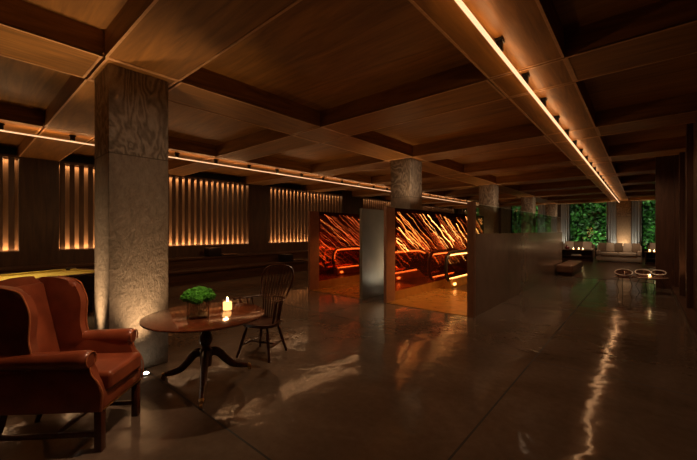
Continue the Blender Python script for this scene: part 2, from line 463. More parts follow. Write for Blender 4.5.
for i in (1, 2, 3, 4):
    y0 = 1.12+6.49*i
    uplight(-4.79, y0-.25, 'round floor uplight before the concrete column %s' % ['', 'between the escalator wells', 'behind the escalator wells', 'fourth in the row', 'fifth and farthest in the row'][i], 90, (-4.79, y0+.25, 3.5), 75)
    light('SPOT', 'column_fill', (-3.3, y0-.5, 2.3), 42, (1, .68, .42), (-4.62, y0+.2, 3.0), spot=50)  # added mid-air fill that lightens the farther columns
light('SPOT', 'slot_light', (-4.58, 7.25, .25), 14, (1, .88, .66), (-5.09, 7.1, 1.0), spot=120, rad=.1)
uplight(-.85, 26.7, 'round floor uplight before the lounge window column', 260, (-.85, 27.15, 3.0), 60)

# ------------------------------------------------------------------ linear lights
def linear(x, label, mat, y0, y1, step, up, dn):
    t = thing('linear_light', label, 'light', (x, 0, 0))
    z = CZ-.135
    MB().box(-.015, .015, y0, y1, z-.006, z+.014).build('bar', mat, t, smooth=False)
    y = y0+.45
    while y < y1:
        m = MB(); m.rbox(-.024, .024, y-.04, y+.04, z+.017, CZ-.02, .008, 2); m.rbox(-.035, .035, y-.055, y+.055, CZ-.03, CZ-.007, .006, 2)
        m.build('bracket', M['black_metal'], t); y += step
    L = y1-y0
    for zz, rx, pw in ((z+.016, PI, up), (z-.008, 0, dn)):
        o = light('AREA', 'linear_glow', (x, (y0+y1)/2, zz), pw, (1, .51, .21), size=.022, size_y=L); o.rotation_euler = (rx, 0, 0)
linear(-1.05, 'long glowing linear light bar under the right hand ceiling beam', M['led'], -1.9, 26.6, .985, 21, 15)
linear(-8.42, 'long glowing linear light bar under the left hand ceiling beam', M['led_l'], -1.9, 26.6, .985, 34, 34)

# ------------------------------------------------------------------ escalator wells
def streaks(x, y0, y1, z0, z1, n, seed, hot):  # wavy emissive ribbons standing in for reflections in the well walls
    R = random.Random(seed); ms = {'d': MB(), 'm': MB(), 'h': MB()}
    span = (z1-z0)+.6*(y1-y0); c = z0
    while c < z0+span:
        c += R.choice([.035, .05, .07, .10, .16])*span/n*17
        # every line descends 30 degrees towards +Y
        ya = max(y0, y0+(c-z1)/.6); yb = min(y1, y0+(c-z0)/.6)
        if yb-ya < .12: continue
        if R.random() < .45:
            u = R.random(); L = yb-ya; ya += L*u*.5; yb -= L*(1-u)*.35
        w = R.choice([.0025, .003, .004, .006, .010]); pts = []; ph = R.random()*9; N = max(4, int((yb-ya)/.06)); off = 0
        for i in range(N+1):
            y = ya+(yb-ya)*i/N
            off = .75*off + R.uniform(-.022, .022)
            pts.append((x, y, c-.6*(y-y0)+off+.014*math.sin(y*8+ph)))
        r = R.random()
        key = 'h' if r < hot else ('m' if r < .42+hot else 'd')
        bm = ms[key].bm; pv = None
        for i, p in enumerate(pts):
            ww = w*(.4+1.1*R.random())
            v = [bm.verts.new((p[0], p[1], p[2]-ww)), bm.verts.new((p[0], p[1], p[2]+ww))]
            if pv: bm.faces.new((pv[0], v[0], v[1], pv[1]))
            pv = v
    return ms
def well(idx, xl, xr, where):
    pl = thing('escalator_wall', 'maroon mirrored metal wall with amber ribbons imitating reflections, %s escalator well' % where, 'wall panel', (0, 0, 0), 0, 'streaked escalator walls')
    MB().box(xl-.05, xl, PY0+.36, PW, .0, PH).build('panel', M['maroon'], pl, smooth=False)
    MB().box(xl-.05, xl, PW, PY1, 0, 1.05).build('guard_panel', M['maroon'], pl, smooth=False)
    MB().box(xl-.06, xl+.012, PY0, PY0+.36, 0, PH+.01).build('end_post', M['post'], pl, smooth=False)
    MB().box(xl-.055, xl+.004, PY0+.36, PW, PH-.07, PH+.005).build('top_rail', M['maroon'], pl, smooth=False)
    MB().box(xl-.001, xl+.006, PY0+.36, PW, 0, .22).build('floor_reflection_band', M['amber_floor'], pl, smooth=False)  # amber band imitating the lit floor mirrored in the wall
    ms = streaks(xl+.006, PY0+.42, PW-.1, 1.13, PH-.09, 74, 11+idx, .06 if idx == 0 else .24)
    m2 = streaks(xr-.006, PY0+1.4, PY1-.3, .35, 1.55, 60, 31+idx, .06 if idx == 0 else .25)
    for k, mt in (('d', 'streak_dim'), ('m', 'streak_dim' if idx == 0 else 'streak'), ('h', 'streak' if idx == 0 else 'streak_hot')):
        o = ms[k].build('reflection_ribbons', M[mt], pl, smooth=False); o['kind'] = 'stuff'
    inner = thing('reflected_ribbon_panel', 'unseen inner panel of the %s escalator well with added amber glow ribbons' % where, 'wall panel', (0, 0, 0), 0, 'unseen inner ribbon panels')  # added so its glowing ribbons show mirrored in the opposite wall
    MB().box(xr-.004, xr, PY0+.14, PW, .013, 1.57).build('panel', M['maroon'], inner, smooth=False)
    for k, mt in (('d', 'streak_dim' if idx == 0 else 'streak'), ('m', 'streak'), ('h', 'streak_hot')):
        o = m2[k].build('reflection_ribbons', M[mt], inner, smooth=False); o['kind'] = 'stuff'
    t = thing('well_floor_plate', 'amber lit metal landing plate in the %s escalator well' % where, 'floor plate', (0, 0, 0), 0, 'escalator landing plates')
    MB().box(xl+.013, xr-.006, PY0+.02, H0-.02, .0005, .012).build('plate', M['amber_floor'], t, smooth=False)
    # escalator
    e = thing('escalator', 'escalator with black rubber handrails and lit glass balustrades, %s well' % where, 'escalator', (0, 0, 0), 0, 'escalators')
    ys = 8.95
    for side, x in (('l', xl+.26), ('r', xr-.26)):
        top, bot = 1.02, .18
        path = [(x, ys+.30, bot+.02), (x, ys+.12, bot+.10), (x, ys+.02, bot+.28), (x, ys, .62), (x, ys+.05, .86), (x, ys+.18, .98), (x, ys+.36, top), (x, ys+1.5, top), (x, ys+2.0, top-.04), (x, ys+2.6, top-.30), (x, ys+5.3, top-1.86)]
        P = catmull(path, 6)
        MB().tube(P, .056, 10, sq=(1., .8)).build('handrail', M['rubber'], e)
        # light strip below the handrail
        MB().tube([p+Vector((0, .0 if p.z > .9 else .072, -.072 if p.z > .9 else 0)) for p in P[18:]], .017, 6).build('rail_light', M['streak_hot'], e)
        poly = [(p.y+.03, p.z-.03) for p in P[6:]] + [(ys+5.3, top-2.7), (ys+1.9, bot), (ys+.3, bot)]
        MB().prism(poly, x-.006, x+.006, 'yz').build('balustrade_glass', M['glass_amber'], e, smooth=False)
        sk = [(ys+.12, .013), (ys+.12, .20), (ys+.3, .27), (ys+1.7, .27), (ys+5.3, -1.82), (ys+5.3, -2.3), (ys+1.5, -.1), (ys+1.5, .013)]
        MB().prism(sk, x-.09, x+.09, 'yz', .012).build('skirt', M['amber_floor'], e, smooth=False)
        MB().tube([(x, ys+.25, .285), (x, ys+1.7, .285)], .010, 6).build('skirt_light', M['streak_hot'], e)
        MB().rbox(x+(.093 if side == 'l' else -.123), x+(.123 if side == 'l' else -.093), ys+.3, ys+.42, .10, .16, .004).build('sensor_lamp', M['streak_hot'], e)
    MB().box(xl+.36, xr-.36, ys+.1, ys+1.6, .013, .022).build('comb_plate', M['step'], e, smooth=False)
    m = MB()
    for k in range(9): m.box(xl+.36, xr-.36, ys+1.87+.4*k, ys+2.27+.4*k, -.23*k-.22, -.23*k-.005)
    m.build('steps', M['step'], e, smooth=False)
    m = MB(); m.box(xl, xr, PY1-.06, PY1, 0, 1.05); struct(m.build('wall_well', M['maroon'], smooth=False))
    for k in range(3):
        light('SPOT', 'well_light', ((xl+xr)/2+.1, 7.3+1.5*k, 2.1), [22, 58][idx], [(1, .36, .09), (1, .48, .14)][idx], ((xl+xr)/2-.15, 7.3+1.5*k, 0), spot=125, rad=.03)
well(0, *PODS[0], 'left')
well(1, *PODS[1], 'right')
# grey steel divider of left well
t = thing('well_divider', 'grey steel divider wall beside the central column', 'wall panel', (0, 0, 0))
MB().box(-5.165, -5.095, PY0+.04, PW, 0, PH).build('panel', M['grey_steel'], t, smooth=False)
MB().box(-5.168, -5.085, PY0, PY0+.038, 0, PH+.005).build('edge_strip', M['grey_steel'], t, smooth=False)
M['glass_edge'] = simple('glass_edge', (.45, .55, .45, 1), .3, .02)
# long bronze partition with glass top
t = thing('partition', 'long brown bronze partition wall with clear glass along its top', 'partition', (0, 0, 0))
MB().box(-2.52, -2.42, PY0+.14, PY1, 0, 1.585).build('panel', M['bronze'], t, smooth=False)
MB().box(-2.53, -2.412, PY0, PY0+.13, 0, PH+.02).build('end_post', M['post'], t, smooth=False)
yy = [PY0+.13, 8.7, 11.1, 13.5, PY1]
for a, b in zip(yy, yy[1:]):
    g = MB().box(-2.475, -2.463, a+.004, b-.004, 1.586, PH-.006).build('glass_panel', M['glass_part'], t, smooth=False)
    MB().box(-2.476, -2.462, a+.004, b-.004, PH-.0058, PH).build('polished_edge', M['glass_edge'], g, smooth=False)
m = MB()
for k in range(1, 4): m.box(-2.4195, -2.4185, yy[k]-.004, yy[k]+.004, .02, 1.57)
m.build('panel_joint', M['dark'], t, smooth=False)

# ------------------------------------------------------------------ armchair
def armchair():
    A = math.radians(45)
    t = thing('wing_armchair', 'chestnut red leather wingback armchair with rolled arms, front left', 'armchair', (-3.485, .648, 0), A)
    L = M['leather']
    # seat base and apron
    m = MB(); m.rbox(-.40, .37, -.27, .27, .30, .45, .03, 3); m.build('seat_base', L, t)
    m = MB(); m.rbox(-.30, .40, -.225, .225, .435, .575, .05, 4, puff=.03, cuts=4); m.build('seat_cushion', L, t)
    # back
    m = MB()
    rot = Matrix.Translation((-.34, 0, .45)) @ Matrix.Rotation(math.radians(-13), 4, 'Y')
    prof = c2([(-.265, -.10), (-.265, .35), (-.27, .66), (-.225, .79), (-.1, .82), (0, .825), (.1, .82), (.225, .79), (.27, .66), (.265, .35), (.265, -.10), (0, -.10)], 4)
    m.prism(prof, -.08, .07, 'yz', .045, 4, rot)
    m.build('backrest', L, t)
    m = MB(); m.rbox(.0, .10, -.215, .215, .10, .75, .045, 4, rot, puff=.035, cuts=4); m.build('back_cushion', L, t)
    for s in (-1, 1):
        # wing
        side = [(-.38, .62), (-.12, .63), (-.105, .72), (-.125, .84), (-.12, .95), (-.12, 1.04), (-.15, 1.13), (-.20, 1.20), (-.36, 1.24), (-.53, 1.21), (-.50, 1.0), (-.43, .75)]
        y0, y1 = (s*.225, s*.305)
        o = MB().prism(c2(side, 5), min(y0, y1), max(y0, y1), 'xz', .030, 4).build('wing', L, t)
        e = catmull([(p[0]+.004, s*.30, p[1]) for p in side[1:9]], 6)
        MB().tube(e, .007, 6).build('piping', M['piping'], o)
        # rolled arm
        m = MB()
        n = 20; c = (s*.285, .695); r = .068
        pf = [(.0, 1)]
        m2 = MB()
        xs_ = [(-.40, .058), (-.1, .060), (.1, .064), (.22, .068), (.275, .068), (.292, .055), (.296, .03)]
        m.tube([(x, c[0], c[1]-.0) for x, _ in xs_], [q for _, q in xs_], 20)
        pan = [(-.41, .30), (.36, .30), (.372, .44), (.345, .52), (.29, .60), (.272, .70), (-.40, .70)]
        a, b = s*.225, s*.285
        m.prism(pan, min(a, b), max(a, b), 'xz', .016, 3)
        o = m.build('arm', L, t)
        sp = [(s*(.285-.035*math.cos(q)*(1)), .695+.055*math.sin(q)) for q in [k*PI/8 for k in range(0, 13)]]
        arc = [(.300, s*.285+s*.056*math.cos(q), .695+.056*math.sin(q)) for q in [(-.7+k*.33) for k in range(15)]]
        MB().tube(arc, .006, 6).build('piping', M['piping'], o)
        MB().tube(catmull([(.288, s*.285, .64), (.305, s*.287, .58), (.352, s*.287, .52), (.378, s*.285, .44), (.369, s*.283, .31)], 5), .006, 6).build('piping', M['piping'], o)
    MB().tube([(.372, -.26, .315), (.372, .26, .315)], .006, 6).build('nail_trim', M['brass'], t)
    for x, y in ((.335, -.245), (.335, .245)):
        MB().rbox(x-.027, x+.027, y-.027, y+.027, 0, .31, .004, 2).build('leg', M['mahogany_d'], t)
    for y in (-.2, .2):
        MB().tube([(-.37, y, .31), (-.39, y, .2), (-.46, y, 0)], [.03, .027, .022], 4).build('leg', M['mahogany_d'], t)
    for y in (-.235, .235): MB().rbox(-.40, .32, y-.012, y+.012, .10, .135, .003, 2).build('stretcher', M['mahogany_d'], t)
    MB().rbox(-.01, .02, -.23, .23, .105, .13, .003, 2).build('stretcher', M['mahogany_d'], t)
armchair()

# ------------------------------------------------------------------ pedestal table
TX, TY, TZt = -3.545, 1.765, .75
def table():
    t = thing('pedestal_table', 'round polished mahogany tilt-top table on a tripod pedestal', 'table', (TX, TY, 0))
    MB().lathe([(0, .722), (.585, .722), (.605, .727), (.613, .737), (.611, .746), (.60, .75), (0, .75)], n=72).build('tabletop', M['mahogany'], t)
    MB().rbox(-.3, .3, -.12, .12, .695, .7215, .006, 2).build('bearer', M['mahogany_d'], t)
    prof = [(.0, .20), (.055, .20), (.062, .24), (.060, .34), (.066, .37), (.045, .39), (.040, .41), (.058, .44), (.070, .48), (.062, .53), (.040, .57), (.034, .61), (.050, .63), (.050, .645), (.038, .66), (.06, .69), (.06, .695), (0, .695)]
    MB().lathe(prof, n=28).build('pedestal', M['mahogany_d'], t)
    for a in (209, 89, 329):
        q = math.radians(a); d = Vector((math.cos(q), math.sin(q), 0))
        prf = [(.03, .33), (.09, .335), (.15, .30), (.22, .22), (.31, .135), (.42, .085), (.50, .062)]
        P = catmull([tuple(d*r+Vector((0, 0, z))) for r, z in prf], 4)
        n = len(P)
        o = MB().tube(P, [.054-.026*i/(n-1) for i in range(n)], 10, sq=(.8, 1.)).build('leg', M['mahogany_d'], t)
        p = d*.515
        m = MB(); m.tube([tuple(d*.49+Vector((0, 0, .062))), tuple(d*.535+Vector((0, 0, .055)))], [.026, .02], 10)
        s = Vector((-d.y, d.x, 0))*.012
        m.tube([tuple(d*.53+Vector((0, 0, .022))-s), tuple(d*.53+Vector((0, 0, .022))+s)], .022, 14)
        m.build('caster', M['brass'], o)
table()

def vase():
    c = (-3.50, 1.66); a = math.radians(62)
    t = thing('glass_vase', 'clear square glass vase holding green moss on the round table', 'vase', (c[0], c[1], TZt+.001), a)
    m = MB(); h, w, k = .195, .10, .006
    m.box(-w, w, -w, w, 0, .010)
    for s in (-1, 1):
        m.box(-w, w, s*w-k/2, s*w+k/2, .010, h); m.box(s*w-k/2, s*w+k/2, -w+k/2, w-k/2, .010, h)
    m.build('vessel', M['vase_glass'], t, smooth=False)
    m = MB(); R = random.Random(3)
    m.rbox(-w+.012, w-.012, -w+.012, w-.012, .012, .024, .004, 2)
    for k in range(34):
        x, y = R.uniform(-.07, .07), R.uniform(-.07, .07)
        m.tube([(x, y, .03), (x+R.uniform(-.02, .02), y+R.uniform(-.02, .02), h-.01)], .0022, 5)
    m.build('stems', M['stem'], t)
    g = thing('moss_bouquet', 'bright green mounded moss bouquet standing in the glass vase', 'plant', (c[0], c[1], TZt+.195), a)
    R = random.Random(5); m = MB()
    spots = [(0, 0, .03, .085), (.075, .03, .02, .07), (-.075, -.02, .02, .07), (.02, .085, .015, .066), (-.02, -.085, .015, .068), (.085, -.065, .01, .055), (-.085, .07, .01, .055), (.12, .0, .0, .045), (-.12, .015, .0, .045), (0, .13, -.005, .05), (.0, -.135, -.003, .05)]
    for i, (x, y, z, r) in enumerate(spots): m.blob((x, y, z+.01), (r, r, r*.9), 4, .35, 3.5, i)
    o = m.build('moss', M['moss'], g)
    m = MB()
    for i, (x, y, z, r) in enumerate(spots):
        for k in range(110):
            u = R.uniform(-.2, 1); th = R.uniform(0, 2*PI); q = math.sqrt(max(0, 1-u*u)); d = Vector((q*math.cos(th), q*math.sin(th), u))
            p = Vector((x, y, z+.01))+Vector((d.x*r, d.y*r, d.z*r*.8))*1.02
            s = d.orthogonal().normalized()*.004
            bm = m.bm; e = p+d*R.uniform(.008, .018)+Vector((R.uniform(-.006, .006),)*3)
            bm.faces.new([bm.verts.new(p-s), bm.verts.new(p+s), bm.verts.new(e)])
    o = m.build('moss_fuzz', M['moss'], g, smooth=False); o['kind'] = 'stuff'
vase()
def candle():
    c = (-3.52, 2.00, TZt+.001)
    t = thing('candle_holder', 'small clear glass candle tumbler on the round table', 'candle holder', c)
    MB().lathe([(0, 0), (.054, 0), (.058, .006), (.060, .125), (.056, .125), (.053, .010), (0, .010)], n=28).build('tumbler', M['vase_glass'], t)
    k = thing('candle', 'lit pale wax candle burning inside the glass tumbler', 'candle', (c[0], c[1], c[2]+.012))
    MB().lathe([(0, 0), (.047, 0), (.047, .078), (.042, .084), (.012, .076), (0, .076)], n=24).build('wax', M['wax'], k)
    MB().tube([(0, 0, .075), (.001, 0, .092)], .0018, 6).build('wick', M['wick'], k)
    MB().lathe([(0, .088), (.007, .095), (.0095, .107), (.006, .122), (.002, .135), (0, .138)], n=12).build('flame', M['flame'], k)
    light('POINT', 'candle_glow', (c[0], c[1], c[2]+.17), 1.6, (1, .5, .2), rad=.03)
candle()

# ------------------------------------------------------------------ windsor chair
def windsor():
    t = thing('windsor_armchair', 'dark spindle-back windsor armchair behind the round table', 'chair', (-3.83, 2.70, 0), math.radians(-70))
    W = M['windsor']
    seat = c2([(.23, 0), (.215, .16), (.12, .235), (-.06, .225), (-.18, .17), (-.21, 0), (-.18, -.17), (-.06, -.225), (.12, -.235), (.215, -.16)], 5)
    MB().prism(seat, .405, .445, 'xy', .012, 3).build('seat', W, t)
    legs = {}
    for k, (x, y, fx, fy) in {'fr': (.14, -.15, .235, -.245), 'fl': (.14, .15, .235, .245), 'br': (-.13, -.12, -.225, -.215), 'bl': (-.13, .12, -.225, .215)}.items():
        P = [Vector((x, y, .41)), Vector((fx, fy, 0))]
        ts = [0, .15, .3, .38, .42, .46, .6, .78, .84, 1]; rs = [.013, .016, .020, .021, .016, .021, .019, .016, .019, .014]
        MB().tube([P[0].lerp(P[1], q) for q in ts], [r*1.0 for r in rs], 10).build('leg', W, t); legs[k] = P
    for s in ('r', 'l'):
        a, b = legs['f'+s][0].lerp(legs['f'+s][1], .62), legs['b'+s][0].lerp(legs['b'+s][1], .62)
        MB().tube([a, a.lerp(b, .5), b], [.009, .015, .009], 8).build('stretcher', W, t)
        legs['m'+s] = a.lerp(b, .5)
    MB().tube([legs['mr'], legs['mr'].lerp(legs['ml'], .5), legs['ml']], [.009, .015, .009], 8).build('stretcher', W, t)
    # hoop
    half = [(.205, .735), (.232, .85), (.25, .96), (.245, 1.04), (.205, 1.105), (.11, 1.14), (0, 1.15)]
    pts = half+[(-y, z) for y, z in half[-2::-1]]
    LX = lambda z: -.235-.42*(z-.73)
    MB().tube(catmull([(LX(z), y, z) for y, z in pts], 5), .015, 8).build('back_bow', W, t)
    ar = catmull([(.22, -.30, .755), (.10, -.285, .745), (-.05, -.265, .735), (-.18, -.215, .73), (-.235, -.11, .73), (-.25, 0, .73), (-.235, .11, .73), (-.18, .215, .73), (-.05, .265, .735), (.10, .285, .745), (.22, .30, .755)], 5)
    n = len(ar); MB().tube(ar, [.026 if (i < 5 or i > n-6) else .017 for i in range(n)], 8, sq=(1.2, .6)).build('arm_rail', W, t)
    for i in range(-4, 5):
        f = i/4.; y2 = f*.205; zt = 1.145-.045*f*f
        MB().tube([(-.175, f*.125, .44), (-.24+.02*abs(f), f*.155, .73), (LX(zt), y2, zt)], [.0105, .0105, .008], 6).build('spindle', W, t)
    for s in (-1, 1):
        for x, y, x2, y2, r in ((.08, .195, .125, .287, .013), (-.02, .195, 0, .272, .008), (-.09, .185, -.08, .25, .008)):
            MB().tube([(x, s*y, .44), (x2, s*y2, .735)], r, 8).build('arm_post', W, t)
windsor()

# ------------------------------------------------------------------ pool table
def pool():
    rz = math.radians(15)
    wd = Vector((.966, .259, 0)); ld = Vector((.259, -.966, 0))
    c = Vector((-9.8, 1.75, 0)) + wd*.72 + ld*1.35
    t = thing('pool_table', 'pool table with yellow cloth and black rails behind the armchair', 'pool table', c, rz)
    MB().box(-.66, .66, -1.29, 1.29, .752, .765).build('cloth', M['cloth_y'], t, smooth=False)
    m = MB()
    for s in (-1, 1):
        m.prism([(s*.60, .7655), (s*.655, .7655), (s*.655, .80), (s*.60, .795)], -1.17, 1.17, 'xz')
        m.prism([(s*1.23, .7655), (s*1.285, .7655), (s*1.285, .80), (s*1.23, .795)], -.56, .56, 'yz')
    m.build('cushions', M['cloth_y'], t, smooth=False)
    m = MB()
    for s in (-1, 1):
        m.rbox(min(s*.66, s*.80), max(s*.66, s*.80), -1.42, 1.42, .74, .803, .012, 3)
        m.rbox(-.66, .66, min(s*1.29, s*1.42), max(s*1.29, s*1.42), .74, .803, .012, 3)
    m.build('rails', M['pool_rail'], t)
    for sx in (-1, 1):
        for sy in (-1, 0, 1):
            m = MB(); m.lathe([(.0, .770), (.05, .770), (.062, .806), (.085, .812), (.085, .72), (0, .70)], (sx*(.66 if sy else .69), sy*1.29, 0), 18); m.build('pocket', M['rubber'], t)
    MB().prism([(-.74, .739), (.74, .739), (.62, .45), (-.62, .45)], -1.34, 1.34, 'xz').build('body', M['pool_body'], t, smooth=False)
    for sx in (-1, 1):
        for sy in (-1, 1):
            MB().tube([(sx*.48, sy*1.1, .46), (sx*.48, sy*1.1, 0)], [.11, .075], 4).build('leg', M['pool_body'], t, smooth=False)
    p = c+Vector((0, 0, 3.0)); lt = light('AREA', 'pool_light', p, 11, (1, .80, .45), c+Vector((0, 0, .8)), 1.0, .3)
    lt.data.spread = math.radians(75)
pool()

# ------------------------------------------------------------------ ottoman
t = thing('leather_ottoman', 'long brown leather ottoman bench at the end of the bronze partition', 'ottoman', (-2.12, 15.75, 0))
MB().rbox(-.26, .26, -1.38, 1.38, .13, .40, .045, 4, puff=.015, cuts=3).build('cushion', M['ott'], t)
MB().rbox(-.22, .22, -1.32, 1.32, .0085, .129, .01, 2).build('plinth', M['console'], t)

# ------------------------------------------------------------------ tray tables
def bent_legs(t, r, h, n=3, ph=0):
    for k in range(n):
        q = ph+2*PI*k/n
        P = [(r*.75*math.cos(q), r*.75*math.sin(q), h), (r*1.12*math.cos(q), r*1.12*math.sin(q), h*.45), (r*.8*math.cos(q), r*.8*math.sin(q), .006)]
        MB().tube(P, .008, 6).build('leg', M['wire'], t)
def ring(r, z, rr=.012, n=32): return [(r*math.cos(2*PI*k/n), r*math.sin(2*PI*k/n), z) for k in range(n)]
t = thing('side_table', 'small round wire legged side table beside the low wooden coffee table', 'table', (-.37, 11.72, 0), 0)
MB().lathe([(0, .40), (.19, .40), (.20, .407), (.20, .42), (0, .42)], n=32).build('tabletop', M['burg'], t)
bent_legs(t, .17, .40, 3, .4)
t = thing('coffee_table', 'low round wooden coffee table on bent wire legs, near the right wall', 'table', (.16, 12.05, 0), 0)
MB().lathe([(0, .39), (.36, .39), (.37, .40), (.37, .42), (.36, .43), (0, .43)], n=40).build('tabletop', M['console_top'], t)
bent_legs(t, .27, .39, 4, .3)
for (x, y, z, r, lb) in ((-.37, 11.72, .421, .19, 'shiny rimmed glass bowl on the small wire legged side table'), (.02, 12.0, .431, .165, 'larger shiny rimmed glass bowl on the low wooden table'), (.33, 12.14, .431, .15, 'smaller shiny rimmed glass bowl on the low wooden table')):
    t = thing('bowl', lb, 'bowl', (x, y, z))
    m = MB().lathe([(0, 0), (r*.5, 0), (r*.85, .03), (r, .11), (r-.008, .11), (r*.8, .036), (0, .012)], n=32)
    for v in m.bm.verts: v.co.z += max(0, v.co.z-.012)*3.2*v.co.y       # scooped: the far side of the bowl rises
    m.build('body', M['bowl_glass'], t)
    MB().tube([(px, py, .114+.105*3.2*py) for px, py, _ in ring(r-.004, 0)], .013, 6, closed=True).build('rim', M['rim'], t)
    MB().tube(ring(r*.5, .012), .008, 6, closed=True).build('foot_ring', M['rim'], t)
t = thing('tealight', 'small lit tealight between the bowls on the low wooden table', 'candle', (.155, 11.86, .441))
MB().lathe([(0, 0), (.03, 0), (.03, .035), (0, .035)], n=16).build('cup', M['wax'], t)
MB().lathe([(0, .036), (.006, .045), (.004, .06), (0, .072)], n=10).build('flame', M['flame'], t)
light('SPOT', 'table_fill_spot', (-.2, 11.6, 3.45), 90, (1, .66, .4), (.0, 12.0, .45), spot=30, rad=.03)  # added spot that makes the bowl rims shine

# ------------------------------------------------------------------ lounge
def sofa(label, x0, x1, y, seats):
    t = thing('sofa', label, 'sofa', ((x0+x1)/2, y, 0)); w = (x1-x0)/2; S = M['sofa']
    MB().rbox(-w, w, 0, .92, .06, .34, .03, 3).build('base', S, t)
    n = seats; cw = (2*w-.36)/n
    for k in range(n): MB().rbox(-w+.18+cw*k+.004, -w+.18+cw*(k+1)-.004, -.03, .72, .345, .52, .05, 4, puff=.02, cuts=3).build('seat_cushion', S, t)
    MB().rbox(-w, w, .74, .94, .345, .86, .05, 4).build('backrest', S, t)
    for s in (-1, 1): MB().rbox(min(s*w, s*(w-.17)), max(s*w, s*(w-.17)), -.02, .73, .345, .62, .05, 4).build('arm', S, t)
    for sx in (-1, 1):
        for yy in (.08, .84): MB().rbox(sx*(w-.1)-.03, sx*(w-.1)+.03, yy-.03, yy+.03, .0085, .0595, .004, 2).build('foot', M['console'], t)
    return t
sofa('beige linen sofa in the middle of the lounge, between the two console tables', -1.86, .0, 22.3, 2)
sofa('beige linen sofa behind the left console table', -5.0, -2.1, 24.0, 3)
sofa('beige linen sofa behind the right console table', .25, 3.1, 24.0, 3)
def cushion(x, y, z, w, mt, label, rx=-14):
    c = thing('cushion', label, 'cushion', (x, y, z))
    mat = Matrix.Rotation(math.radians(rx), 4, 'X')
    o = MB().rbox(-w, w, -.06, .06, 0, .46, .05, 4, mat, puff=.05, cuts=4).build('pillow', M[mt], c)
    return c
cz = .545
for i, (x, mt, lb) in enumerate([(-1.62, 'cush_d', 'brown cushion at the left end of the middle sofa'), (-1.27, 'cush_b', 'cream cushion on the left half of the middle sofa'), (-.93, 'cush_d', 'brown cushion in the centre of the middle sofa'), (-.57, 'cush_b', 'cream cushion on the right half of the middle sofa'), (-.22, 'cush_d', 'brown cushion at the right end of the middle sofa')]):
    cushion(x, 22.74, cz, .165, mt, lb)
for x, mt, lb in [(-3.9, 'cush_d', 'brown cushion at the far left of the left sofa'), (-3.35, 'cush_b', 'cream cushion left of centre on the left sofa'), (-2.9, 'cush_d', 'brown cushion right of centre on the left sofa'), (-2.45, 'cush_b', 'cream cushion at the right end of the left sofa'),
                  (.55, 'cush_b', 'cream cushion at the left end of the right sofa'), (1.0, 'cush_d', 'brown cushion at the centre of the right sofa')]:
    cushion(x, 24.48, cz, .23, mt, lb)
def console(label, x0, x1, y):
    t = thing('console_table', label, 'console table', ((x0+x1)/2, y, 0)); w = (x1-x0)/2
    MB().rbox(-w, w, -.3, .3, .575, .62, .008, 2).build('tabletop', M['console_top'], t)
    MB().rbox(-w+.02, w-.02, .2, .28, .0085, .574, .006, 2).build('back_panel', M['console'], t)
    MB().rbox(-w+.02, w-.02, -.27, .2, .25, .28, .006, 2).build('shelf', M['console'], t)
    for s in (-1, 1): MB().rbox(min(s*(w-.07), s*(w-.02)), max(s*(w-.07), s*(w-.02)), -.28, .199, .0085, .574, .006, 2).build('side_panel', M['console'], t)
    MB().rbox(-w+.072, w-.072, -.27, -.22, .0085, .10, .006, 2).build('kick_board', M['console'], t)
console('low dark wood console table at the left of the lounge', -3.55, -1.97, 22.4)
console('low dark wood console table at the right of the lounge', .10, 1.5, 22.4)
t = thing('book_stack', 'white books lying on the shelf of the left console table', 'books', (-2.72, 22.3, .281))
MB().rbox(-.22, .22, -.16, .16, 0, .05, .004, 2).build('cover', M['white'], t)
MB().rbox(-.20, .20, -.15, .15, .051, .09, .004, 2).build('cover', M['white'], t)
t = thing('dark_vase', 'dark round vase at the left end of the left console table', 'vase', (-3.16, 22.35, .621))
MB().lathe([(0, 0), (.07, 0), (.12, .06), (.10, .15), (.05, .20), (.06, .24), (.05, .24), (.04, .2), (0, .19)], n=24).build('body', M['burg'], t)
proto = None
for i, (x, y, lb) in enumerate([(-2.85, 22.25, 'left'), (-2.62, 22.3, 'left'), (-2.42, 22.2, 'left'), (.28, 22.25, 'right'), (.45, 22.2, 'right'), (.62, 22.3, 'right')]):
    lab = 'small lit tealight among three on the %s console table' % lb; gp = 'tealights on the %s console table' % lb
    if proto is None:
        proto = t = thing('tealight', lab, 'candle', (x, y, .621), 0, gp)
        MB().lathe([(0, 0), (.035, 0), (.035, .05), (0, .05)], n=16).build('cup', M['wax'], t)
        MB().lathe([(0, .051), (.010, .064), (.007, .085), (0, .10)], n=10).build('flame', M['flame'], t)
    else: dup(proto, (x, y, .621), 0, lab, gp)
# far wall, windows, curtains
wins = [(-11.4, -9.35), (-7.65, -5.6), (-3.85, -1.65), (-.02, 2.2)]
m = MB(); e = [XL]+[v for w in wins for v in w]+[4.0]
for i in range(0, len(e)-1, 2): m.box(e[i], e[i+1], YF, YF+.3, 0, TZ)
for a, b in wins: m.box(a, b, YF, YF+.3, 0, .45)
struct(m.build('wall_far', M['wall_wood'], smooth=False))
for i, (a, b) in enumerate(wins):
    m = MB(); z0, z1 = .45, TZ
    for x in (a, (a+b)/2-.03, b-.06):
        if i == 2 and 0 < x-a < b-a-.1: continue
        m.box(x, x+.06, YF+.1, YF+.16, z0, z1)
    m.box(a, b, YF+.1, YF+.16, z0, z0+.06); m.box(a, b, YF+.1, YF+.16, z1-.06, z1)
    o = struct(m.build('window_%d' % (i+1), M['win_frame'], smooth=False))
    MB().box(a, b, YF+.125, YF+.135, z0+.06, z1-.06).build('pane', M['glass'], o, smooth=False)
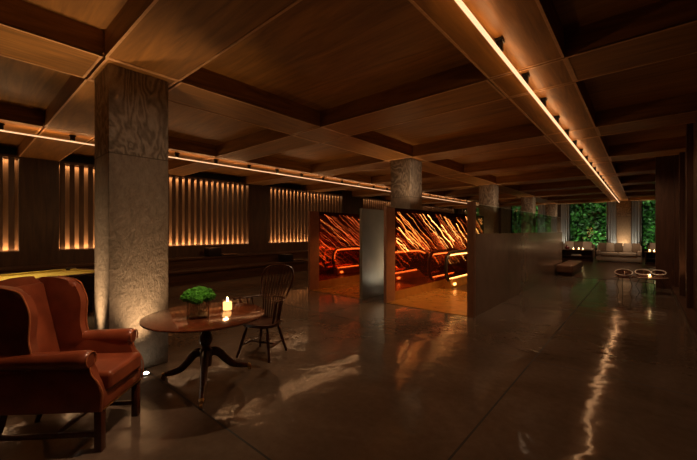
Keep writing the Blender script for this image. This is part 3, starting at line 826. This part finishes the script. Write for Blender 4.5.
def curtain_mesh(x0, x1, y, label):
    m = MB(); n = 60; bm = m.bm; pv = None
    for k in range(n+1):
        f = k/n; x = x0+(x1-x0)*f; dy = .05*math.sin(f*PI*2*max(3, (x1-x0)/.13))
        v = [bm.verts.new((x, y+dy, .012)), bm.verts.new((x, y+dy*.7, CZ+.2))]
        if pv: bm.faces.new((pv[0], v[0], v[1], pv[1]))
        pv = v
    o = m.build('curtain', M['curtain']); tag(o, label, 'curtain', 'pale curtains at the lounge windows')
for x0, x1, lb in [(-8.3, -7.6, 'pale floor length curtain at the left side of the far left window'), (-5.75, -5.25, 'pale floor length curtain left of the lounge corner column'), (-4.3, -3.8, 'pale floor length curtain left of the wide green window'), (-1.75, -1.24, 'pale floor length curtain just left of the window column'), (-.48, -.02, 'pale floor length curtain just right of the window column')]:
    curtain_mesh(x0, x1, YF-.2, lb)
# lit slots behind curtains either side of the column
for x in (-1.32, -.40, -4.2, -5.4):
    light('SPOT', 'curtain_uplight', (x, YF-.5, .08), 110, (1, .95, .84), (x, YF-.15, 3.2), spot=50, rad=.04)
# foliage outside
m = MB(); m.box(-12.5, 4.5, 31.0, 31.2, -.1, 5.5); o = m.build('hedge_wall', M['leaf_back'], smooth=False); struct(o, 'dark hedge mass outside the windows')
def leaves(n, seed, mat, name, label):
    R = random.Random(seed); m = MB(); bm = m.bm
    for k in range(n):
        p = Vector((R.uniform(-12, 3.4), R.uniform(29.7, 30.5), R.uniform(.0, 5.2)))
        s = R.uniform(.07, .17); mat4 = Matrix.Translation(p) @ Matrix.Rotation(R.uniform(-1., 1.), 4, 'X') @ Matrix.Rotation(R.uniform(-.9, .9), 4, 'Z') @ Matrix.Rotation(R.uniform(0, 6.28), 4, 'Y')
        vs = [bm.verts.new(mat4 @ Vector(q)) for q in ((0, 0, -s), (s*.7, .02, -s*.1), (0, -.02, s), (-s*.7, .02, -s*.1))]
        bm.faces.new(vs)
    o = m.build(name, mat, smooth=False); tag(o, label, 'foliage', kind='stuff')
leaves(6500, 1, M['leaf'], 'ivy_foliage', 'dense green ivy growing outside the lounge windows')
leaves(2600, 2, M['leaf_b'], 'young_ivy_foliage', 'lighter green young leaves scattered over the ivy outside')
m = MB(); m.box(XL, 4.5, YF+.3, 31.2, -.12, -.02); struct(m.build('ground_outside', M['dark'], smooth=False))
for x in (-10, -6.6, -2.75, 1.0):
    light('SPOT', 'garden_light', (x, 28.8, .1), 150, (.95, 1, .75), (x, 30.4, 2.6), spot=120, rad=.1)
    light('SPOT', 'garden_light', (x, 28.7, 4.6), 80, (.95, 1, .75), (x, 30.5, 1.8), spot=120, rad=.1)

# ------------------------------------------------------------------ unseen ceiling spots and added fill lamps
def down(x, y, e, tgt, spot=45, col=(1, .62, .34), rad=.03): light('SPOT', 'unseen_ceiling_spot', (x, y, CZ-.06), e, col, tgt, spot=spot, rad=rad)  # unseen spots; most are added fill for dark areas
down(-4.15, 2.2, 85, (-3.5, 1.6, .7), 48)
down(-2.2, 1.75, 175, (-3.55, .75, .7), 42, (1, .60, .36))
down(-2.8, 1.0, 70, (-3.52, 1.72, .85), 16)  # narrow spot added to brighten the moss
down(-4.3, 3.9, 60, (-3.8, 2.9, .5), 50)
down(-5.3, 5.3, 60, (-4.9, 4.3, 0), 75)  # added to lighten the floor behind the chair
light('SPOT', 'unseen_ceiling_spot', (-1.75, 1.75, CZ-.06), 34, (1, .66, .40), (-4.6, 1.4, 2.3), spot=40, rad=.03)  # added fill on the nearest column from the camera side
down(-8.4, 4.5, 45, (-7.2, 4.6, 0), 70)
down(-1.03, 21.5, 220, (-1.0, 22.9, .6), 60, (1, .72, .48))
down(-2.8, 21.5, 160, (-3.0, 23.4, .6), 60, (1, .72, .48))
down(.9, 21.5, 140, (1.0, 23.4, .6), 60, (1, .72, .48))
for yy in (2.95, 6.2, 9.4, 12.65, 15.9, 19.1):  # added grid of wide fill spots to lift the floor
    light('SPOT', 'coffer_fill', (-2.2, yy, TZ-.05), 26, (1, .62, .36), (-2.0, yy, 0), spot=125, rad=.06)
    if yy < 13: light('SPOT', 'coffer_fill', (-.15, yy, TZ-.05), 14, (1, .60, .34), (-.3, yy, 0), spot=115, rad=.06)
for yy in (7.4, 10.4, 13.6): light('SPOT', 'partition_fill', (-1.15, yy, CZ-.06), 42, (1, .66, .42), (-2.45, yy+.3, .9), spot=75, rad=.04)  # added fill so the bronze partition comes out brighter
for yy in (7.2, 9.6, 12.0): light('SPOT', 'wall_top_fill', (-4.43, yy, PH+.08), 8, (1, .55, .22), (-4.0, yy, TZ), spot=165, rad=.05)  # hidden fill added above the well wall to light the ceiling
for yy in (7.0, 9.0, 11.5): light('SPOT', 'wall_top_fill', (-6.98, yy, PH+.08), 9, (1, .55, .22), (-7.2, yy, TZ), spot=165, rad=.05)  # same added ceiling fill over the left well wall
for p, e in (((-8.9, .6, 2.3), 19), ((-6.6, 3.2, .4), 20), ((-2.2, -1.2, 1.2), 17), ((-2.3, 3.8, .1), 12), ((-.3, 6.5, .1), 4)):
    light('SPOT', 'bounce_fill', p, e, (1, .58, .25), (p[0], p[1]+.01, TZ), spot=140, rad=.1)  # free-standing fill added to raise the ceiling brightness
for yy in (-.5, 3.0, 6.6, 10.4): light('SPOT', 'bench_fill', (-8.1, yy, CZ-.06), 46, (1, .58, .28), (-11.6, yy+.4, 1.2), spot=95, rad=.05)  # added spots to bring out the bench and timber piers
light('SPOT', 'well_front_fill', (-3.6, 3.4, CZ-.06), 60, (1, .62, .36), (-4.6, 6.6, .9), spot=70, rad=.04)  # added to brighten the end posts and the floor before them
light('SPOT', 'pier_fill', (-.62, 10.6, CZ-.06), 34, (1, .60, .34), (.6, 13.2, 1.6), spot=60, rad=.04)  # fill added for the dark return pier
light('SPOT', 'fin_fill', (-.62, 7.4, CZ-.06), 20, (1, .60, .34), (.75, 9.6, 1.4), spot=75, rad=.04)  # fill added for the finned right wall
down(-1.6, 14.2, 70, (-2.1, 15.2, .3), 45)
light('SPOT', 'wall_fin_light', (.55, 11.0, .15), 16, WARM, (.75, 11.3, 2.2), spot=60)

# ------------------------------------------------------------------ world, camera
w = bpy.data.worlds.new('night'); scn.world = w; w.use_nodes = True
bg = w.node_tree.nodes['Background']; bg.inputs[0].default_value = (.02, .03, .05, 1); bg.inputs[1].default_value = .15
cam = bpy.data.cameras.new('camera'); co = bpy.data.objects.new('camera', cam); COL.objects.link(co)
co.location = (0, 0, EYE); co.rotation_euler = (PI/2, 0, .712)
cam.sensor_width = 36; cam.lens = 36*340/697; cam.shift_y = .8/697; cam.clip_start = .05; cam.clip_end = 200
scn.camera = co
scn.view_settings.view_transform = 'Standard'; scn.view_settings.look = 'None'
scn.view_settings.exposure = 0.4
scn.cycles.use_denoising = True
scn.cycles.max_bounces = 8; scn.cycles.diffuse_bounces = 4; scn.cycles.glossy_bounces = 4; scn.cycles.transparent_max_bounces = 12
scn.cycles.sample_clamp_indirect = 6; scn.cycles.caustics_reflective = False; scn.cycles.caustics_refractive = False
